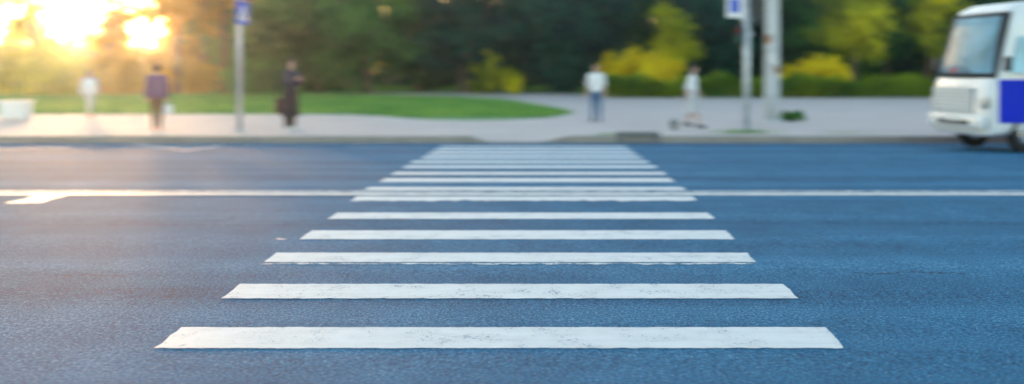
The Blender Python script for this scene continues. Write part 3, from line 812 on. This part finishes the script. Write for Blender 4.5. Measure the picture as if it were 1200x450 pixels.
# 2: purple jacket
f = Fig({-1: ((-.235, .03, 1.09), (-.245, -.05, .86)), 1: DOWN[1]}, {-1: ((-.085, -.05, .49), (-.075, -.06, .085)), 1: ((.085, .0, .49), (.075, .05, .085))})
p = person(at(184, 152.5), R(200), 1.62, 'person in a purple jacket and brown trousers with red shoes')
f.body(p); f.top(p, M['purple'], 'jacket', .96, .022, .82); f.trousers(p, M['brown']); f.shoes(p, M['red_shoe']); f.hair(p, M['hair_brown'], .03)
pw = p.matrix_basis @ (f.arms[-1][1] + Vector((-.005, -.02, -.10)))
bg_ = empty('shopping_bag', (pw.x, pw.y, pw.z - .34), R(15)); tag(bg_, 'white plastic shopping bag in the hand of the person in purple', 'bag')
bm = bmesh.new()
rg = []
for z, a_, b_ in ((0, .10, .045), (.03, .12, .06), (.14, .125, .06), (.24, .10, .035)):
    rg.append([bm.verts.new((math.cos(t) * a_, math.sin(t) * b_ * (1 + .15 * math.sin(3 * t)), z)) for t in (6.2832 * k / 16 for k in range(16))])
for p_, q_ in zip(rg, rg[1:]):
    for k in range(16): bm.faces.new((p_[k], p_[(k + 1) % 16], q_[(k + 1) % 16], q_[k]))
bm.faces.new(list(reversed(rg[0]))); bm.faces.new(rg[-1]); link('sack', bm_mesh('sack', bm), M['white_cloth'], bg_, True)
for s in (-1, 1):
    bm = bmesh.new(); tube(bm, [(-.07, s * .02, .235), (-.035, s * .012, .31), (0, 0, .345), (.035, s * .012, .31), (.07, s * .02, .235)], .008, 6); link('handle', bm_mesh('handle', bm), M['white_cloth'], bg_, True)
# 3: dark coat, phone in hand
f = Fig({-1: ((-.22, -.06, 1.11), (-.10, -.27, 1.22)), 1: ((.22, -.05, 1.10), (.09, -.26, 1.18))}, STAND, .02)
p3 = p = person(at(340, 152.5), R(62), 1.76, 'person in a long dark coat and white shoes looking at a phone')
f.body(p); f.top(p, M['navy'], 'coat', .95, .024, .80); f.trousers(p, M['black_cloth'], g=.03); f.skirt(p, M['navy'], .98, .34, .19, .25, 'coat_skirt'); f.shoes(p, M['white_shoe']); f.hair(p, M['hair_brown'], .10)
pw = p.matrix_basis @ Vector((-.01, -.345, 1.275))
ph = empty('phone', pw, R(62)); tag(ph, 'dark phone held up by the person in the long coat', 'phone')
Mp = Matrix.Rotation(R(-40), 4, 'X')
bm = bmesh.new(); box(bm, (0, 0, 0), (.076, .009, .155), .003, Mp); link('case', bm_mesh('case', bm), M['black'], ph)
bm = bmesh.new(); box(bm, (0, .0055, 0), (.068, .002, .143), 0, Mp); link('screen', bm_mesh('screen', bm), M['screen'], ph)
pw = p.matrix_basis @ Vector((-.30, .16, .42))
hb = empty('shoulder_bag', (p.location.x - .22, p.location.y - .12, .42)); tag(hb, 'dark shoulder bag hanging behind the person in the long coat', 'bag')
bm = bmesh.new(); box(bm, (0, 0, .19), (.24, .14, .38), .05); link('pouch', bm_mesh('pouch', bm), M['maroon'], hb, True)
bm = bmesh.new(); tube(bm, [(-.10, 0, .37), (-.03, .0, .62), (.07, .03, .92), (.13, .06, 1.02), (.12, .09, .9), (.09, .03, .6), (.09, 0, .37)], .012, 6); link('strap', bm_mesh('strap', bm), M['maroon'], hb, True)
# 4: white T-shirt and jeans
f = Fig(DOWN, {-1: ((-.095, -.03, .49), (-.10, -.03, .085)), 1: ((.10, .0, .49), (.115, .03, .085))})
p = person(at(698.5, 142.5), R(-12), 1.66, 'person in a white T-shirt and blue jeans behind the crossing')
f.body(p); f.top(p, M['white_cloth'], 'shirt', .10, .016, .88); f.trousers(p, M['jeans'], 'jeans'); f.shoes(p, M['dark_shoe']); f.hair(p, M['hair_brown'], .06)
# 5: white dress
f = Fig(SWING, WALK, .03); p = person(at(811, 150), R(70), 1.62, 'person in a white flared dress left of the traffic light')
f.body(p); f.top(p, M['white_cloth'], 'dress_top', .15, .014, .95); f.skirt(p, M['white_cloth'], 1.06, .42, .15, .27, 'dress_skirt', .0); f.shoes(p, M['dark_shoe']); f.hair(p, M['hair_dark'], .12)

# ------------------------------------------------------------------ van at the right
M['van_white'] = mat('white_car_paint', (.74, .77, .79), .3, var=.03, coat=.6); M['van_blue'] = mat('blue_car_paint', (.002, .025, .55), .5, var=.05, spec=.12)
M['glass'] = mat('sky_painted_glass', (.26, .54, .72), .10, var=.45, scale=1.2, spec=.5); M['rubber'] = mat('tyre_rubber', (.02, .02, .022), .85)  # pale blue sky reflection painted into the glass colour
M['trim'] = mat('dark_trim', (.03, .035, .04), .6); M['slot'] = mat('grille_slot', (.36, .40, .43), .6); M['chrome'] = mat('chrome', (.7, .72, .75), .15, .9)
M['lamp'] = mat('headlight_lens', (.55, .6, .65), .08, coat=1.0); M['red'] = mat('red_card', (.5, .03, .04), .6); M['amber'] = mat('indicator', (.45, .40, .34), .2)
VB = Vector((8.08, 19.3, 0)); vyaw = R(10)
ux = Vector((math.cos(vyaw), math.sin(vyaw), 0)); uy = Vector((math.sin(vyaw), -math.cos(vyaw), 0))   # ux: to the rear, uy: to the camera side
ctr = VB + uy * 1.0
vn = empty('van', (ctr.x, ctr.y, crown(18.6) + .01), vyaw)
tag(vn, 'white van with blue sides and raked windscreen driving along the far lane', 'van')
# local: +x to the rear, -y to the camera side, z up
stn = [(-.02, .44, .62, .88), (.0, .36, .98, .965), (.03, .34, 1.22, .99), (.09, .33, 1.42, 1.0), (.15, .33, 1.50, 1.0), (.24, .33, 1.80, 1.0), (.33, .33, 2.12, 1.0), (.42, .33, 2.42, 1.0), (.51, .33, 2.72, .99), (.60, .33, 2.86, .98), (.80, .33, 2.95, .97), (1.15, .33, 2.99, .97),
       (2.2, .33, 3.0, .97), (3.6, .33, 3.0, .97), (4.9, .33, 2.99, .97), (5.12, .36, 2.92, .95), (5.2, .42, 2.75, .90)]
bm = bmesh.new(); rings = []
for x, z0, z1, hw in stn:
    rg = []; n = 40; zc_, hh = (z0 + z1) / 2, (z1 - z0) / 2
    rc = min(.20, hh * .6)
    for k in range(n):
        a = 2 * math.pi * (k + .5) / n; c, s_ = math.cos(a), math.sin(a); e = .22
        yy = math.copysign(abs(c) ** e, c); zz = math.copysign(abs(s_) ** e, s_)
        tum = 1 - .07 * max(0, (zc_ + zz * hh - 1.5)) / 1.5
        rg.append(bm.verts.new((x + .10 * (abs(yy) ** 6) * (1 if x < .9 else 0) * (1 - x / .9 if x < .9 else 0), yy * hw * tum, zc_ + zz * hh)))
    rings.append(rg)
for p_, q_ in zip(rings, rings[1:]):
    for k in range(40): bm.faces.new((p_[k], p_[(k + 1) % 40], q_[(k + 1) % 40], q_[k]))
bm.faces.new(rings[0]); bm.faces.new(list(reversed(rings[-1])))
link('body', bm_mesh('body', bm), M['van_white'], vn, True)
def panel(name, pts, m, parent, thick=.01, n=1):
    """thin solid panel from four corners (bilinear)"""
    bm = bmesh.new(); P = [Vector(q) for q in pts]
    nr = (P[1] - P[0]).cross(P[3] - P[0]).normalized() * thick
    a = [bm.verts.new(q) for q in P]; b_ = [bm.verts.new(q - nr) for q in P]
    bm.faces.new(a); bm.faces.new(list(reversed(b_)))
    for i in range(4): bm.faces.new((a[i], b_[i], b_[(i + 1) % 4], a[(i + 1) % 4]))
    es = [e for e in bm.edges]
    return link(name, bm_mesh(name, bm), m, parent)
# windscreen: curved glass on a dark surround
def screen(name, z0, z1, hw0, hw1, off, m):
    bm = bmesh.new(); G = []
    def xz(z):
        t = (z - 1.50) / (2.72 - 1.50); return .15 + t * .36
    for j in range(7):
        z = z0 + (z1 - z0) * j / 6; hw = hw0 + (hw1 - hw0) * j / 6
        G.append([bm.verts.new((xz(z) - off - .035 * (1 - (i / 5 - 1) ** 2) + .10 * (abs(i / 5 - 1) ** 6) * .5, (i / 5 - 1) * hw, z)) for i in range(11)])
    for p_, q_ in zip(G, G[1:]):
        for i in range(10): bm.faces.new((p_[i], p_[i + 1], q_[i + 1], q_[i]))
    bmesh.ops.solidify(bm, geom=bm.faces[:], thickness=.004)
    return link(name, bm_mesh(name, bm), m, vn, True)
screen('windscreen_surround', 1.47, 2.76, .95, .90, .016, M['trim'])
ws = screen('windscreen', 1.56, 2.68, .89, .84, .030, M['glass'])
bm = bmesh.new(); box(bm, (.085, .25, 1.62), (.012, .16, .09), .003); link('red_card', bm_mesh('red_card', bm), M['red'], ws)
for y0 in (-.45, .30):
    bm = bmesh.new(); tube(bm, [(.09, y0, 1.50), (.085, y0 + .30, 1.62), (.10, y0 + .52, 1.70)], .010, 6); link('wiper', bm_mesh('wiper', bm), M['trim'], vn)
# grille with horizontal slats
bm = bmesh.new(); box(bm, (-.005, .12, 1.03), (.05, 1.30, .50), .015); gr = link('grille', bm_mesh('grille', bm), M['slot'], vn)
for i in range(6):
    bm = bmesh.new(); box(bm, (-.032, .12, .84 + i * .078), (.022, 1.26, .046), .006); link('grille_slat', bm_mesh('grille_slat', bm), M['van_white'], gr)
bm = bmesh.new(); box(bm, (-.03, 0, .60), (.13, 1.74, .26), .05); bp = link('bumper', bm_mesh('bumper', bm), M['van_white'], vn, True)
bm = bmesh.new(); box(bm, (-.096, 0, .585), (.012, 1.0, .09), .004); link('air_slot', bm_mesh('air_slot', bm), M['trim'], bp)
bm = bmesh.new(); box(bm, (-.102, 0, .665), (.012, .52, .11), .003); link('number_plate', bm_mesh('number_plate', bm), M['white'], bp)
for s in (-1, 1):
    bm = bmesh.new(); ellipsoid(bm, (.035, s * .76, 1.0), (.05, .14, .15)); hl = link('headlight', bm_mesh('headlight', bm), M['lamp'], vn, True)
    bm = bmesh.new(); ellipsoid(bm, (.045, s * .885, .99), (.045, .045, .11)); link('indicator', bm_mesh('indicator', bm), M['amber'], hl, True)
    # side: blue lower panels, windows, door lines, mirror
    yS = s * 1.004
    def side(x0, x1, z0, z1, name, m, parent, off=0.0):
        bm = bmesh.new(); box(bm, ((x0 + x1) / 2, yS + s * off, (z0 + z1) / 2), (x1 - x0, .022, z1 - z0), .008)
        for v in bm.verts:
            zz = v.co.z
            if zz > 1.5: v.co.y *= 1 - .07 * (zz - 1.5) / 1.3
        return link(name, bm_mesh(name, bm), m, parent)
    d = side(.20, 1.28, .60, 1.44, 'front_door', M['van_blue'], vn)
    side(1.08, 1.20, 1.26, 1.30, 'handle', M['trim'], d, .014)
    wq = panel('door_window', [(.42, s * 1.006, 1.56), (1.2, s * 1.006, 1.56), (1.2, s * .972, 2.28), (.66, s * .972, 2.28)][::s], M['glass'], vn, .012)
    side(1.32, 3.3, .60, 1.44, 'side_panel', M['van_blue'], vn)
    side(3.34, 5.0, .60, 1.44, 'side_panel', M['van_blue'], vn)
    for x0, x1 in ((1.36, 2.3), (2.38, 3.3), (3.42, 4.9)):
        panel('side_window', [(x0, s * 1.004, 1.60), (x1, s * 1.004, 1.60), (x1, s * .966, 2.28), (x0, s * .966, 2.28)][::s], M['glass'], vn, .012)
    bm = bmesh.new(); tube(bm, [(.36, s * .98, 1.62), (.30, s * 1.10, 1.66)], .016, 8); mi = link('mirror_arm', bm_mesh('mirror_arm', bm), M['trim'], vn)
    bm = bmesh.new(); box(bm, (.28, s * 1.16, 1.74), (.09, .16, .28), .03); link('mirror_housing', bm_mesh('mirror_housing', bm), M['trim'], mi, True)
    for xw in (.92, 4.2):
        Mw = Matrix.Translation((xw, s * .80, .355)) @ Matrix.Rotation(R(90), 4, 'X')
        bm = bmesh.new(); prof = [(.20, -.11), (.33, -.12), (.352, -.09), (.355, 0), (.352, .09), (.33, .12), (.20, .11)]; nn = 28; rg = []
        for k in range(nn):
            a = 6.28318 * k / nn; rg.append([bm.verts.new(Mw @ Vector((math.cos(a) * r_, math.sin(a) * r_, z))) for r_, z in prof])
        for k in range(nn):
            for j in range(6): bm.faces.new((rg[k][j], rg[k][j + 1], rg[(k + 1) % nn][j + 1], rg[(k + 1) % nn][j]))
        wl = link('wheel', bm_mesh('wheel', bm), M['rubber'], vn, True)
        bm = bmesh.new(); tube(bm, [Mw @ Vector((0, 0, z)) for z in (-.10, -.08, .08, .10)], [.17, .205, .205, .17], 20); link('rim', bm_mesh('rim', bm), M['chrome'], wl)
        bm = bmesh.new(); prof = [(.41, .0), (.41, 1.0)]
        ar = []
        for k in range(15):
            a = math.pi * k / 14; ar.append([bm.verts.new((xw + math.cos(a) * r_, s * yy, .355 + math.sin(a) * r_)) for r_, yy in ((.44, 1.012), (.38, 1.012), (.38, .66), (.44, .66))])
        for p_, q_ in zip(ar, ar[1:]):
            for j in range(4): bm.faces.new((p_[j], p_[(j + 1) % 4], q_[(j + 1) % 4], q_[j]))
        bm.faces.new(ar[0]); bm.faces.new(list(reversed(ar[-1])))
        link('wheel_arch', bm_mesh('wheel_arch', bm), M['trim'], vn)

# ------------------------------------------------------------------ haze, added to make the warm glow round the sun
bm = bmesh.new(); box(bm, (0, 120, 10.0), (540, 380, 23.0))
hz = link('haze', bm_mesh('haze', bm)); tag(hz, 'thin haze added over the street for the warm sun glow', 'haze', kind='stuff')
m = bpy.data.materials.new('glow_haze'); m.use_nodes = True; t = m.node_tree; t.nodes.remove(t.nodes['Principled BSDF'])
pv = t.nodes.new('ShaderNodeVolumePrincipled'); pv.inputs['Color'].default_value = (.68, .83, 1.0, 1); pv.inputs['Density'].default_value = .0010; pv.inputs['Anisotropy'].default_value = .85
t.links.new(pv.outputs[0], t.nodes['Material Output'].inputs['Volume']); hz.data.materials.append(m)
